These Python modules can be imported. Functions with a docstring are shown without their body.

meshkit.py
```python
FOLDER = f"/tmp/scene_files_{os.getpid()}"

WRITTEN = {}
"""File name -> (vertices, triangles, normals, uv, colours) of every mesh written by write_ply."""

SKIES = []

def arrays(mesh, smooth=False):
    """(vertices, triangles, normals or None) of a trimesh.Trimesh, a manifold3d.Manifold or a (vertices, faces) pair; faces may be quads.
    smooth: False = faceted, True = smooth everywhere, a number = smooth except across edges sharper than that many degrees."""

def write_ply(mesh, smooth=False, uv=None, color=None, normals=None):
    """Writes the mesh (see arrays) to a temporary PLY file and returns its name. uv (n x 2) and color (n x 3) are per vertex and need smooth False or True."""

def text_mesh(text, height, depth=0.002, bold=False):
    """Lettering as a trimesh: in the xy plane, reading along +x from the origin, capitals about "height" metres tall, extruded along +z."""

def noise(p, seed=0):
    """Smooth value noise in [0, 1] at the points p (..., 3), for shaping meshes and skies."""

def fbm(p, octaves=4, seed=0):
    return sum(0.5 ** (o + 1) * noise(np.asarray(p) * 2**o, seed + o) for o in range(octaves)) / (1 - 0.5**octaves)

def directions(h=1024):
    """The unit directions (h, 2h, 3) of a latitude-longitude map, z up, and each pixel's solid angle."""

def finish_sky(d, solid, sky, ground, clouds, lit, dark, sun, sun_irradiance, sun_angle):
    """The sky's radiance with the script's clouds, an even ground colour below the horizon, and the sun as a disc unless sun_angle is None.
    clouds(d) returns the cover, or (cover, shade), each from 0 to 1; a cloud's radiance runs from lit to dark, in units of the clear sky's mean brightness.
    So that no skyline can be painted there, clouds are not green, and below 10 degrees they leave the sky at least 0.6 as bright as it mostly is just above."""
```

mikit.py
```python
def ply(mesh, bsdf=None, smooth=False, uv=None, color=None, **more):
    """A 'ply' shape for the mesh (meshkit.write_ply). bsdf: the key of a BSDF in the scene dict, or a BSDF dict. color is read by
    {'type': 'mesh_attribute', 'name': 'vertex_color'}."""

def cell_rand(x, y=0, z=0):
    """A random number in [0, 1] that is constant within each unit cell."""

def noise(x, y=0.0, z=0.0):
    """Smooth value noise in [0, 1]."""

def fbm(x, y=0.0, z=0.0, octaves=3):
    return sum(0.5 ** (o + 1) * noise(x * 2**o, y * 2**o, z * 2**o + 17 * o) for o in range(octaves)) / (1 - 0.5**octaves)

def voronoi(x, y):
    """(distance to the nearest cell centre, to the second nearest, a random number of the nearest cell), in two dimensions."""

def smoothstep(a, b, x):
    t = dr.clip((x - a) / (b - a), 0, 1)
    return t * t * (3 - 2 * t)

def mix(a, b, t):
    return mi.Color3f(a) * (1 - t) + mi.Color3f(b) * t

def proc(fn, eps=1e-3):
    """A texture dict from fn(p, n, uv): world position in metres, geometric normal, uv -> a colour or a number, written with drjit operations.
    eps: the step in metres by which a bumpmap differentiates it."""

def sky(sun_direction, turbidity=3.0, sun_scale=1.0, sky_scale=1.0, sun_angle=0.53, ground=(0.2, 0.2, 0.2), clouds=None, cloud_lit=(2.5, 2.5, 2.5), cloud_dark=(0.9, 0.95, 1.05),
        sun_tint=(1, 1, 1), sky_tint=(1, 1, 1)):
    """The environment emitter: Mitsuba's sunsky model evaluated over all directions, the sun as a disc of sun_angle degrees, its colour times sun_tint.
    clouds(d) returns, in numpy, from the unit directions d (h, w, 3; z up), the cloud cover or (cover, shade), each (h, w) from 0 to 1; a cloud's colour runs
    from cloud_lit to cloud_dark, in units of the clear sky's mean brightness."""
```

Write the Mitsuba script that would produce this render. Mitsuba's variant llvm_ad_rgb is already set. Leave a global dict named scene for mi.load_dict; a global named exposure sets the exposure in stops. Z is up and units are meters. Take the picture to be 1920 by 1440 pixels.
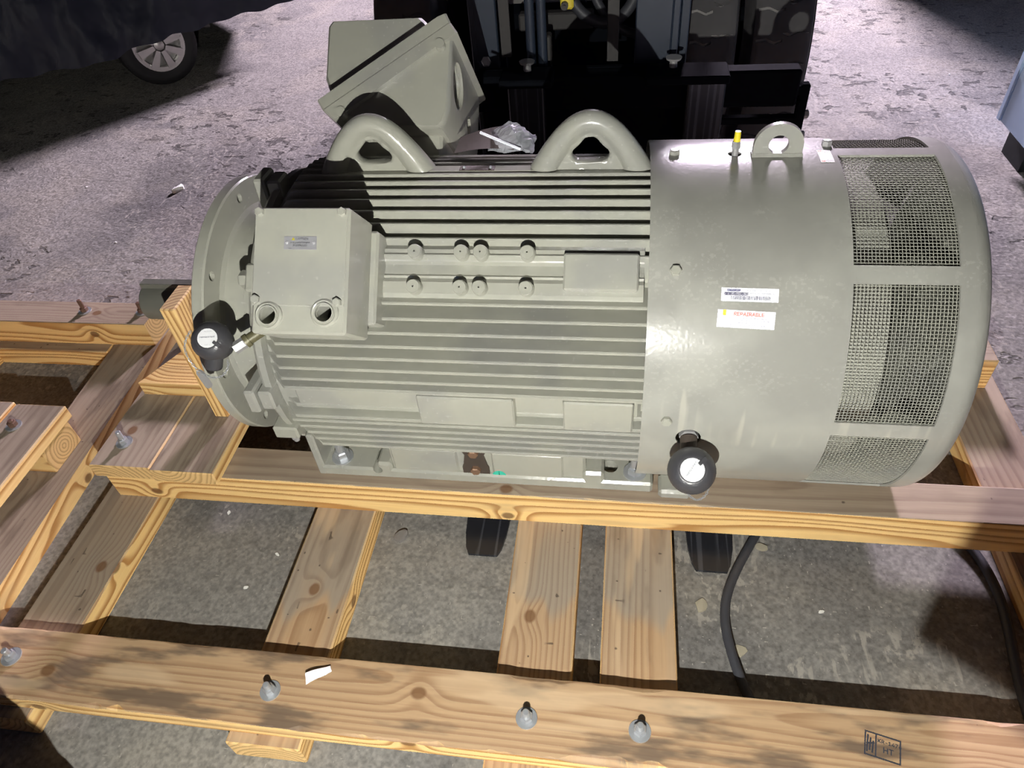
import math, random
import numpy as np, trimesh, drjit as dr, mitsuba as mi
import mikit, meshkit
import manifold3d as m3
from mikit import noise, fbm, cell_rand, smoothstep, mix, voronoi

T = mi.ScalarTransform4f
scene, labels = {}, {}
rng = random.Random(7)

# ------------------------------------------------------------------ camera, lights, exposure
CAM = np.array([0.0, 0.0, 1.3508])
RT, UP, FW = np.array([.98917, .12735, -.07294]), np.array([-.03639, .69432, .71875]), np.array([-.14218, .70831, -.69144])
scene['camera'] = {'type': 'perspective', 'fov': 2 * math.degrees(math.atan(960 / 1320.46)), 'fov_axis': 'x',
                   'to_world': T().look_at(origin=CAM.tolist(), target=(CAM + FW).tolist(), up=UP.tolist()), 'near_clip': 0.02, 'far_clip': 60}
exposure = 0.0
LAMP = np.array([-.05, -.28, 1.03])          # the hand lamp on its tripod, below the camera
LAMP_R = .004
LAMP_RADIANCE = [174000, 171000, 160000]
HIGHBAY = np.array([.9, 9.0, 3.35])         # the hall's ceiling lamp that was on
HIGHBAY_R = .48
HIGHBAY_RADIANCE = [730, 620, 755]


# ------------------------------------------------------------------ helpers
def A(*v): return np.array(v, float)
def unit(v): v = np.asarray(v, float); return v / np.linalg.norm(v)

def tm(m, O=(0, 0, 0), ex=(1, 0, 0), ey=(0, 1, 0), ez=(0, 0, 1)):
    return m.transform(np.array([[ex[i], ey[i], ez[i], O[i]] for i in range(3)], float))

def hull(pts): return m3.Manifold.hull_points(np.asarray(pts, float))

def rbox(x0, x1, y0, y1, z0, z1, b=.003):
    P = []
    for i, x in enumerate((x0, x1)):
        for j, y in enumerate((y0, y1)):
            for k, z in enumerate((z0, z1)):
                s = (1 - 2 * i, 1 - 2 * j, 1 - 2 * k)
                P += [(x + s[0] * b, y + s[1] * b, z), (x + s[0] * b, y, z + s[2] * b), (x, y + s[1] * b, z + s[2] * b)]
    return hull(P)

def basis(d):
    d = unit(d); a = unit(np.cross(d, (0, 0, 1) if abs(d[2]) < .9 else (1, 0, 0)))
    return a, np.cross(d, a), d

def cyl(p0, p1, r0, r1=None, n=32):
    p0, p1 = A(*p0), A(*p1); a, b, d = basis(p1 - p0)
    m = m3.Manifold.cylinder(float(np.linalg.norm(p1 - p0)), r0, r0 if r1 is None else r1, n)
    return tm(m, p0, a, b, d)

def lathe(prof, p0, d, n=48):
    """prof: closed polygon of (radius, height) revolved about the axis through p0 along d"""
    cs = m3.CrossSection([np.array(prof, float)])
    if cs.area() < 1e-12: cs = m3.CrossSection([np.array(prof[::-1], float)])
    a, b, d = basis(d)
    return tm(cs.revolve(n), p0, a, b, d)

def prism(poly, h, O, ex, ey, ez):
    poly = np.array(poly, float)
    if np.sum(poly[:, 0] * np.roll(poly[:, 1], -1) - poly[:, 1] * np.roll(poly[:, 0], -1)) < 0: poly = poly[::-1]
    return tm(m3.CrossSection([poly]).extrude(h), O, ex, ey, ez)

def hexhead(p, d, af, h, n=6, washer=0):
    p, d = A(*p), unit(d)
    m = cyl(p, p + d * h * .82, af / math.sqrt(3), n=n) + cyl(p + d * h * .8, p + d * h, af / math.sqrt(3) * .98, af / math.sqrt(3) * .8, n=n)
    if washer: m = m + cyl(p - d * .0005, p + d * .0025, washer, n=24)
    return m

def tube(path, rad, n=8, closed=False):
    path = np.asarray(path, float); N = len(path); rad = np.broadcast_to(rad, (N,))
    tan = np.gradient(path, axis=0) if not closed else np.roll(path, -1, 0) - np.roll(path, 1, 0)
    tan /= np.linalg.norm(tan, axis=1, keepdims=True)
    a = basis(tan[0])[0]; V = []
    for i in range(N):
        a = unit(a - tan[i] * (a @ tan[i])); b = np.cross(tan[i], a)
        for k in range(n):
            t = 2 * math.pi * k / n; V.append(path[i] + rad[i] * (math.cos(t) * a + math.sin(t) * b))
    F = []
    for i in range(N if closed else N - 1):
        j = (i + 1) % N
        for k in range(n):
            l = (k + 1) % n; F += [(i * n + k, i * n + l, j * n + l), (i * n + k, j * n + l, j * n + k)]
    if not closed:
        V += [path[0], path[-1]]
        for k in range(n):
            l = (k + 1) % n; F += [(N * n, l, k), (N * n + 1, (N - 1) * n + k, (N - 1) * n + l)]
    return trimesh.Trimesh(V, F, process=False)

def tri(m):
    if isinstance(m, trimesh.Trimesh): return m
    q = m.to_mesh(); return trimesh.Trimesh(q.vert_properties[:, :3], q.tri_verts, process=False)

def cat(ms): return trimesh.util.concatenate([tri(m) for m in ms])

_used = {}
def numbered(key):
    k = _used.get(key, -1) + 1; _used[key] = k
    return key if k == 0 else f'{key}_{k:03d}'

def obj(name, mesh, bsdf, parent=None, smooth=30, label=None, cat_=None, group=None, kind=None, **more):
    key = numbered(f'{parent}__{name}' if parent else name)
    scene[key] = mikit.ply(mesh, bsdf, smooth=smooth, **more)
    L = {}
    if label: L['label'] = label
    if cat_: L['category'] = cat_
    if group: L['group'] = group
    if kind: L['kind'] = kind
    if L: labels[key] = L
    return key

def thing(name, label, cat_, group=None):
    key = numbered(name); labels[key] = {'label': label, 'category': cat_}
    if group: labels[key]['group'] = group
    return key

def copy_part(src, name, parent, M, label=None):
    key = numbered(f'{parent}__{name}')
    scene[key] = {**scene[src], 'to_world': M}
    if label: labels[key] = {'label': label}
    return key

# ------------------------------------------------------------------ materials
def principled(c, rough=.5, spec=.5, metal=0.0, bump=None, scale=1.0, **kw):
    b = {'type': 'principled', 'base_color': c if isinstance(c, dict) else {'type': 'rgb', 'value': list(c)}, 'roughness': rough, 'specular': spec, 'metallic': metal, **kw}
    if bump: b = {'type': 'bumpmap', 'arbitrary': bump, 'bsdf': b, 'scale': scale}
    return {'type': 'twosided', 'bsdf': b}

PAINT = (.352, .354, .300)
def paint_col(p, n, uv):
    d = fbm(p.x * 9, p.y * 9, p.z * 9, 4)
    c = mix(PAINT, (.305, .307, .276), smoothstep(.45, .7, d))
    f = noise(p.x * 160, p.y * 160, p.z * 160)
    return mix(c, (.46, .455, .42), smoothstep(.80, .95, f) * smoothstep(.4, .62, d) * .45)
def paint_bump(p, n, uv):
    return .0010 * fbm(p.x * 22, p.y * 22, p.z * 22, 3) + .00022 * noise(p.x * 170, p.y * 170, p.z * 170)
scene['paint'] = principled(mikit.proc(paint_col), .23, .6, bump=mikit.proc(paint_bump, eps=8e-4))
scene['smooth_paint'] = principled(mikit.proc(paint_col), .30, .5)

def cowl_col(p, n, uv):
    d = fbm(p.x * 7, p.y * 7, p.z * 7, 4)
    c = mix((.335, .337, .300), (.275, .275, .247), smoothstep(.40, .66, d))
    f = fbm(p.x * 210, p.y * 210, p.z * 210, 4)
    up = smoothstep(.44, .62, p.z)
    c = mix(c, (.47, .465, .42), smoothstep(.53, .70, f) * (.05 + .22 * up) * smoothstep(.46, .62, fbm(p.x * 13, p.y * 13, p.z * 13, 3)))
    run = noise(p.x * 120, 2.5 + p.z * 5, 1.5) * smoothstep(.36, .41, p.z) * (1 - smoothstep(.44, .56, p.z + .1 * (noise(p.x * 30, 3, 3) - .5)))
    return mix(c, (.47, .46, .39), smoothstep(.5, .8, run) * .55)
def cowl_bump(p, n, uv):
    return .00016 * noise(p.x * 260, p.y * 260, p.z * 260) + .0010 * fbm(p.x * 6, p.y * 6, p.z * 6, 2)
scene['cowl_paint'] = principled(mikit.proc(cowl_col), .26, .6, bump=mikit.proc(cowl_bump, eps=6e-4))

BOARD = []      # per board: direction, centre across, pith offsets, tan share, redness
def wood_col(p, n, uv):
    i = mi.UInt32(dr.floor(uv.x + .5))
    g = lambda k: dr.gather(mi.Float, TAB[k], i)
    d, cb, cc, pb, pc, tan, dirt, lo = (g(k) for k in range(8))
    s = mi.Float(i)
    raw = dr.select(tan < 0, 0.0, 1.0)
    tan = dr.maximum(tan, 0)
    isx, isy = d < .5, (d > .5) & (d < 1.5)
    a = dr.select(isx, p.x, dr.select(isy, p.y, p.z)) + s * 3.37
    b0 = dr.select(isx, p.y, p.x) - cb
    c0 = dr.select(d > 1.5, p.y, p.z) - cc
    na = dr.abs(dr.select(isx, n.x, dr.select(isy, n.y, n.z)))
    nb = dr.abs(dr.select(isx, n.y, n.x))
    end = na > .7
    # knots, one in some half-metre cells
    k = dr.floor(a / .42)
    ka = (k + .25 + .5 * cell_rand(k, s, 5)) * .42
    q = dr.select(nb > .7, c0, b0) - (cell_rand(k, s, 6) - .5) * .07
    on = cell_rand(k, s, 7) > .45
    dk = dr.sqrt(dr.square((a - ka) * .8) + dr.square(q))
    bulge = dr.select(on, .018 * dr.exp(-dr.square(dk / .030)), 0)
    B = b0 - pb + .030 * (fbm(a * 1.5, s, 1.0, 2) - .5)
    C = c0 - pc + .030 * (fbm(a * 1.2, s, 9.0, 2) - .5)
    r = dr.sqrt(B * B + C * C) + bulge + .0025 * noise(a * 9, b0 * 60, c0 * 60)
    f = r / .0105 + .6 * noise(r * 50, s, 2.0)
    f = f - dr.floor(f)
    late = smoothstep(.35, .85, f) * (1 - smoothstep(.90, 1.0, f))
    fib = noise(a * 14, b0 * 420, c0 * 420)
    fresh = mix((.88, .62, .27), (.40, .175, .042), late * .88)
    fresh = mix(fresh, (.62, .36, .13), .25 * fib)
    fresh = mix(fresh, (.50, .33, .16), smoothstep(.55, .8, fbm(a * 4, b0 * 30, c0 * 30, 3)) * .5)
    endc = mix((.72, .49, .22), (.42, .25, .09), late * .7)
    big = fbm(a * 3.0, b0 * 14, c0 * 14 + s, 3)
    grey = mix((.335, .275, .210), (.200, .150, .110), late * .40 + .22 * fib)
    tanc = mix((.450, .305, .175), (.270, .150, .075), late * .55 + .30 * fib)
    edge = smoothstep(lo - .03, lo + .01, p.y + .09 * (noise(b0 * 45, s, a * 3) - .5))
    t = dr.clip(tan * (1 - edge) + smoothstep(.52, .66, big) * .45 * tan + .12 * (big - .3), 0, 1)
    old = mix(grey, tanc, t)
    blot = fbm(a * 7 + 7, b0 * 26, s, 5)
    old = mix(old, (.120, .085, .060), smoothstep(.54, .75, blot) * dirt)
    old = mix(old, (.58, .43, .27), smoothstep(.60, .72, fbm(a * 4 + 31, b0 * 26, s, 3)) * .55 * tan)
    top = smoothstep(.6, .8, n.z) * dr.select(d > 1.5, 0.6, 1.0) * raw
    col = mix(fresh, old, top)
    col = dr.select(end & (d < 1.5), endc, col)
    kn = dr.select(on & ~end, 1 - smoothstep(.008, .014, dk), 0)
    col = mix(col, (.16, .075, .03), kn * .8)
    mark = noise(a * 70, b0 * 70 + s, c0 * 70)
    return mix(col, (.05, .035, .025), smoothstep(.93, .97, mark) * .7 * top)
scene['wood'] = principled(mikit.proc(wood_col), .62, .35)

def pit_mask(p):
    a = smoothstep(.655, .70, fbm(p.x * 24, p.y * 34, 1.0, 4))
    return a * smoothstep(.44, .60, fbm(p.x * 2.1, p.y * 2.1, 7.0, 3)) * (.25 + .75 * smoothstep(1.1, 1.8, p.y))
def floor_h(p):
    rough = smoothstep(1.1, 2.2, p.y)
    return .008 * fbm(p.x * 3, p.y * 3, 0.0, 3) - .003 * pit_mask(p) + (.0012 + .0012 * rough) * fbm(p.x * 110, p.y * 110, 4.0, 3) + .0022 * rough * fbm(p.x * 36, p.y * 36, 6.0, 3)
def floor_col(p, n, uv):
    b = fbm(p.x * 1.6, p.y * 1.6, 0.5, 4)
    c = mix((.225, .216, .198), (.158, .153, .145), smoothstep(.40, .62, b))
    c = mix(c, (.275, .258, .222), smoothstep(.52, .74, fbm(p.x * 5 + 4, p.y * 5, 2.0, 5)) * .55)
    c = mix(c, (.095, .092, .090), smoothstep(.56, .76, fbm(p.x * 2.6 + 9, p.y * 2.6, 5.0, 5)) * .5)
    far = smoothstep(1.2, 2.4, p.y)
    c = c * (1 + .05 * far)
    g = fbm(p.x * 150, p.y * 150, 13.0, 4)
    c = c * (1 + (.9 + .4 * far) * (g - .5))
    c = mix(c, (.035, .033, .032), pit_mask(p) * .65)
    sc = fbm(p.x * 90, p.y * 60 + 9 * fbm(p.x * 7, p.y * 7, 40.0, 2), 17.0, 4)
    c = mix(c, (.36, .34, .30), smoothstep(.58, .74, sc) * .6 * smoothstep(.46, .60, fbm(p.x * 5, p.y * 5, 11.0, 4)))
    sp = noise(p.x * 170, p.y * 170, 3.0)
    return mix(c, (.42, .40, .36), smoothstep(.92, .98, sp) * .6)
scene['concrete'] = principled(mikit.proc(floor_col), .85, .25, bump=mikit.proc(lambda p, n, uv: floor_h(p), eps=2e-3))
scene['hall_wall'] = principled((.045, .043, .043), .8, .2)
scene['broken_concrete'] = principled((.20, .19, .18), .8, .2)
scene['zinc'] = principled((.46, .48, .50), .30, .7, .55)
scene['dull_zinc'] = principled((.40, .40, .40), .45, .6, .35)
scene['rust'] = principled((.15, .085, .06), .6, .4, .2)
scene['plate_steel'] = principled((.42, .42, .43), .42, .5, .75)
scene['oiled_steel'] = principled((.150, .152, .128), .36, .5, .15)
scene['brown_steel'] = principled((.085, .068, .056), .5, .4, .3)
scene['copper_bolt'] = principled((.30, .185, .12), .45, .5, .5)
scene['brass'] = principled((.13, .12, .065), .45, .5, .15)
scene['black_plastic'] = principled((.050, .050, .055), .36, .6, bump=mikit.proc(lambda p, n, uv: .0003 * noise(p.x * 500, p.y * 500, p.z * 500), eps=3e-4))
scene['shade_black'] = principled((.010, .010, .010), .8, .1)
scene['yellow_cap'] = principled((.80, .66, .03), .45, .5)
scene['print'] = {'type': 'twosided', 'bsdf': {'type': 'principled', 'base_color': {'type': 'mesh_attribute', 'name': 'vertex_color'}, 'roughness': .4, 'specular': .4}}
scene['truck_black'] = principled((.0055, .0065, .009), .9, .03)
scene['truck_blue'] = principled((.022, .032, .052), .45, .5)
scene['truck_grey'] = principled((.045, .043, .042), .6, .4)
scene['truck_yellow'] = principled((.75, .60, .05), .5, .5)
def tread_col(p, n, uv): return mix((.105, .103, .104), (.070, .068, .070), fbm(p.x * 14, p.y * 14, p.z * 14, 3))
scene['rubber'] = principled(mikit.proc(tread_col), .75, .25)
scene['cart_rubber'] = principled((.016, .016, .018), .6, .3)
scene['groove_dust'] = principled((.30, .29, .28), .8, .2)
def fork_col(p, n, uv):
    s = noise(p.x * 160, p.y * 4, 1.0)
    return mix((.020, .022, .028), (.075, .080, .095), smoothstep(.62, .8, s) * .7)
scene['fork_steel'] = principled(mikit.proc(fork_col), .34, .5, .3)
def cover_bump(p, n, uv):
    return .022 * fbm(p.x * 9, p.y * 9, p.z * 4, 4) + .003 * noise(p.x * 45, p.y * 45, p.z * 30)
scene['cover_cloth'] = principled((.017, .020, .034), .55, .30, bump=mikit.proc(cover_bump, eps=3e-3))
scene['wheel_silver'] = principled((.50, .49, .48), .36, .5, .8)
scene['machine_blue'] = principled((.50, .68, .90), .45, .4)
scene['machine_dark'] = principled((.012, .016, .018), .6, .3)
scene['hose'] = principled((.040, .042, .050), .5, .45)
scene['cloudy_plastic'] = {'type': 'twosided', 'bsdf': {'type': 'principled', 'base_color': {'type': 'rgb', 'value': [.80, .83, .90]}, 'roughness': .22, 'specular': .8, 'clearcoat': .6}}
scene['bag_film'] = {'type': 'blendbsdf', 'weight': .34,
                     'a': {'type': 'thindielectric', 'int_ior': 1.5}, 'b': {'type': 'ref', 'id': 'cloudy_plastic'}}
scene['paper'] = principled((.68, .64, .64), .7, .3)
scene['drum_blue'] = principled((.03, .08, .20), .4, .5)

WOOD_UV = []
def board(name, parent, x0, x1, y0, y1, z0, z1, d, tan=.15, dirt=.5, lo=9.0, bev=.003, label=None, mesh=None, pith=None):
    i = len(BOARD)
    cb, cc = ((y0 + y1) / 2, (z0 + z1) / 2) if d == 0 else ((x0 + x1) / 2, (z0 + z1) / 2) if d == 1 else ((x0 + x1) / 2, (y0 + y1) / 2)
    r = random.Random(100 + i)
    pb, pc = pith or (r.uniform(-.06, .06), r.choice((-1, 1)) * r.uniform(.015, .07))
    BOARD.append((d, cb, cc, pb, pc, tan, dirt, lo))
    m = mesh if mesh is not None else rbox(x0, x1, y0, y1, z0, z1, bev)
    t = tri(m)
    # faceted with uv: split vertices per face
    v = np.asarray(t.vertices)[np.asarray(t.faces).ravel()]
    t = trimesh.Trimesh(v, np.arange(len(v)).reshape(-1, 3), process=False)
    return obj(name, t, 'wood', parent, smooth=False, uv=np.tile([float(i), 0.0], (len(v), 1)), label=label)

def ragged(x0, x1, y0, y1, z0, z1, seed, amp=.004, step=.006, front=True, back=True):
    """an X-running board whose long top edges are chewed"""
    r = random.Random(seed); n = max(3, int((x1 - x0) / step)); xs = np.linspace(x0, x1, n)
    sec = []
    nz = lambda x, s, q: float(meshkit.fbm(np.array([[x * q, s * 3.7, seed]]), 4)[0])
    for x in xs:
        ef = .0012 + (amp * 5.0 * max(0, nz(x, 1, 11) - .52) + amp * .5 * max(0, nz(x, 2, 60) - .45) if front else .001)
        eb = .0012 + (amp * 2.2 * max(0, nz(x, 3, 14) - .54) if back else .001)
        ez = ef * (.35 + .9 * nz(x, 4, 30)); ec = eb * .5
        sec.append([(x, y0, z0), (x, y1, z0), (x, y1, z1 - ec), (x, y1 - eb, z1), (x, y0 + ef, z1), (x, y0, z1 - ez)])
    V = np.array(sec).reshape(-1, 3); F = []
    for i in range(n - 1):
        for k in range(6):
            l = (k + 1) % 6; F += [(i * 6 + k, i * 6 + l, i * 6 + 6 + l), (i * 6 + k, i * 6 + 6 + l, i * 6 + 6 + k)]
    for k in range(1, 5):
        F += [(0, k + 1, k), ((n - 1) * 6, (n - 1) * 6 + k, (n - 1) * 6 + k + 1)]
    m = trimesh.Trimesh(V, F, process=False); m.fix_normals(); return m

def paint_verts(parts):
    """parts: [(mesh, colour)] -> one mesh with vertex colours"""
    ms = [tri(m) for m, _ in parts]
    col = np.vstack([np.tile(c, (len(m.vertices), 1)) for m, (_, c) in zip(ms, parts)])
    return trimesh.util.concatenate(ms), col

# ================================================================== STRUCTURE
obj('floor', rbox(-12, 14, -6, 20, -.3, 0, .001), 'concrete', smooth=False, kind='structure')
obj('wall_back', rbox(-12, 14, 20, 20.2, 0, 11, .001), 'hall_wall', smooth=False, kind='structure')
obj('wall_front', rbox(-12, 14, -6.2, -6, 0, 11, .001), 'hall_wall', smooth=False, kind='structure')
obj('wall_left', rbox(-12.2, -12, -6, 20, 0, 11, .001), 'hall_wall', smooth=False, kind='structure')
obj('wall_right', rbox(14, 14.2, -6, 20, 0, 11, .001), 'hall_wall', smooth=False, kind='structure')
obj('ceiling', rbox(-12, 14, -6, 20, 11, 11.2, .001), 'hall_wall', smooth=False, kind='structure')

# ceiling lamp
hb = thing('high_bay_lamp', 'round high bay lamp hanging from the hall ceiling behind the forklift', 'lamp')
aim = unit(A(0, 3, .0) - HIGHBAY)
obj('reflector', lathe([(.12, -.35), (.56, .02), (.54, .02), (.10, -.34)], HIGHBAY, aim, 48), 'zinc', hb)
obj('rod', cyl(HIGHBAY - aim * .34, (HIGHBAY[0], HIGHBAY[1] + .3, 10.98), .02, n=10), 'truck_grey', hb)
obj('lens', cyl(HIGHBAY - aim * .01, HIGHBAY, HIGHBAY_R, n=40), None, hb, smooth=False, emitter={'type': 'area', 'radiance': {'type': 'rgb', 'value': HIGHBAY_RADIANCE}})

# ================================================================== SKID
S = thing('wooden_skid', 'long timber skid bolted together under the grey electric motor', 'skid')
t1, tb, bf = .060, .151, .893
SL = [(-1.199, -1.059), (-.663, -.523), (-.196, -.056), (-.005, .135), (.797, .938)]
for i, (a, b) in enumerate(SL):
    board('cross_slat', S, a, b, .376 + .004 * (i % 2), 1.52, 0, t1, 1, tan=(.12, .75, .85, .8, .1)[i], dirt=.35, lo=(9, .66, .70, .70, 9)[i] if i else -9, bev=.003)
    # ends of slats poke out below the front board
FB = (.5326 - .132, .5326)
board('front_board', S, -1.235, 1.25, FB[0], FB[1], t1, .1025, 0, tan=.95, dirt=.85, lo=9, mesh=ragged(-1.235, 1.25, FB[0], FB[1], t1, .1025, 3, amp=.013), label='stained tan board along the front with four bolts')
board('motor_timber', S, -1.16, 1.30, bf, .984, t1, tb, 0, tan=.12, dirt=.15, mesh=ragged(-1.16, 1.30, bf, .984, t1, tb, 5, amp=.0025, back=False), pith=(.03, -.045))
board('motor_timber', S, -1.16, .905, 1.367, 1.457, t1, tb, 0, tan=.1, dirt=.2)
board('end_plank', S, -1.167, -1.017, .876, 1.50, tb, .19, 1, tan=.1, dirt=.5, lo=-9)
board('end_plank', S, -1.0165, -.862, .871, 1.50, tb, .1895, 1, tan=.1, dirt=.55, lo=-9)
# brace block and post beside the shaft
board('brace_block', S, -1.150, -.935, 1.106, 1.245, .19, .228, 0, tan=-1, dirt=.1, mesh=hull([(x, y, z) for z in (.19, .228) for x, y in ((-1.150, 1.106), (-.935, 1.106), (-.935, 1.245), (-1.085, 1.245))]), label='fresh yellow block under the upright post')
board('brace_post', S, -.932, -.897, 1.040, 1.127, .19, .512, 2, tan=.3, dirt=.1, label='fresh yellow upright post beside the shaft')
def carriage_bolt(parent, x, y, z, h=.027, rw=.0185, nut=True, mat='zinc'):
    wsh = cyl((x, y, z), (x, y, z + .003), rw, n=32) - cyl((x, y, z - .01), (x, y, z + .01), .007, n=16)
    b = obj('bolt', cyl((x, y, z - .02), (x, y, z + h),   .0062, n=20) + cyl((x, y, z + h), (x, y, z + h + .002), .0062, .005, n=20), mat, parent)
    obj('washer', wsh, 'zinc', b)
    obj('nut', hexhead((x, y, z + .003), (0, 0, 1), .0195, .012), mat, b)
for x, y in ((-1.129, .474), (-.593, .461), (-.126, .460), (.065, .458)):
    carriage_bolt(S, x, y, .1025)
carriage_bolt(S, -1.115, .947, .19, h=.036)
# heat treatment stamp on the front board
SX, SY = unit((.050, -.012, 0)), unit((.012, .048, 0))
def stroke(u0, v0, u1, v1, w):
    """a flat ink stroke on the front board, in stamp coordinates (metres from the stamp's lower left corner)"""
    O = A(.4205, .461, .1027); p, q = O + SX * u0 + SY * v0, O + SX * u1 + SY * v1
    e = unit(q - p); f = np.cross((0, 0, 1), e)
    return tm(m3.Manifold.cube((float(np.linalg.norm(q - p)) + w, w, .0004)), p - e * w / 2 - f * w / 2, e, f, (0, 0, 1))
st = [stroke(0, 0, .052, 0, .0022), stroke(0, .037, .052, .037, .0022), stroke(0, 0, 0, .037, .0022), stroke(.052, 0, .052, .037, .0022), stroke(.016, 0, .016, .037, .0022)]
st += [stroke(.003 + .004 * k, .006 + .003 * (k % 2), .004 + .004 * k, .031 - .004 * (k % 3), .0026) for k in range(3)]
st += [stroke(.003, .018, .013, .021, .0024)]
stm = cat(st)
for txt, u, v, h in (('KR-1476', .018, .0245, .0058), ('HT', .026, .0105, .0085)):
    g = meshkit.text_mesh(txt, h, .0004, bold=True); V = np.asarray(g.vertices)
    g.vertices = A(.4205, .461, .1027) + SX * (u + V[:, :1]) + SY * (v + V[:, 1:2]) + A(0, 0, 1) * V[:, 2:]
    stm = cat([stm, g])
scene['stamp_ink'] = principled((.045, .045, .055), .7, .2)
obj('treatment_stamp', stm, 'stamp_ink', S, smooth=False, label='dark rubber stamp reading KR-1476 HT')

# ---------------------------------------------------------------- second skid, at the left edge
S2 = thing('wooden_skid', 'empty timber skid of crossed beams beside the motor skid, under the end of the shaft', 'skid')
board('cross_beam', S2, -2.7, -1.362, .945, 1.055, .06, .140, 0, tan=.15, dirt=.2, pith=(.0, -.005))
board('cross_beam', S2, -2.7, -1.352, 1.43, 1.53, .06, .140, 0, tan=.1, dirt=.2, mesh=ragged(-2.7, -1.352, 1.43, 1.53, .06, .14, 9, amp=.005, front=False), pith=(.01, .03))
def yboard(x0, x1, x2, x3, y0, y1, z0, z1): return hull([(x0, y0, z0), (x1, y0, z0), (x2, y1, z0), (x3, y1, z0), (x0, y0, z1), (x1, y0, z1), (x2, y1, z1), (x3, y1, z1)])
board('cross_slat', S2, -1.48, -1.32, .1, 1.62, 0, .06, 1, tan=.1, dirt=.5, lo=-9, mesh=yboard(-1.415, -1.272, -1.355, -1.498, .1, 1.66, 0, .0605))
board('cross_slat', S2, -2.02, -1.875, .1, 1.62, 0, .06, 1, tan=.1, dirt=.4, lo=-9)
board('cross_slat', S2, -2.62, -2.48, .1, 1.62, 0, .06, 1, tan=.1, dirt=.4, lo=-9)
board('tie_board', S2, -1.875, -1.492, 1.395, 1.53, 0, .0595, 0, tan=.2, dirt=.3)
board('top_board', S2, -1.488, -1.350, .52, 1.066, .14, .178, 1, tan=.1, dirt=.25, lo=-9)
board('top_board', S2, -1.640, -1.498, .52, 1.072, .14, .178, 1, tan=.1, dirt=.25, lo=-9)
carriage_bolt(S2, -1.442, .991, .178, h=.018, mat='rust')
carriage_bolt(S2, -1.575, 1.485, .14, h=.040, rw=.0185, mat='rust')
carriage_bolt(S2, -1.388, 1.487, .14, h=.034, rw=.0185, mat='rust')

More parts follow.
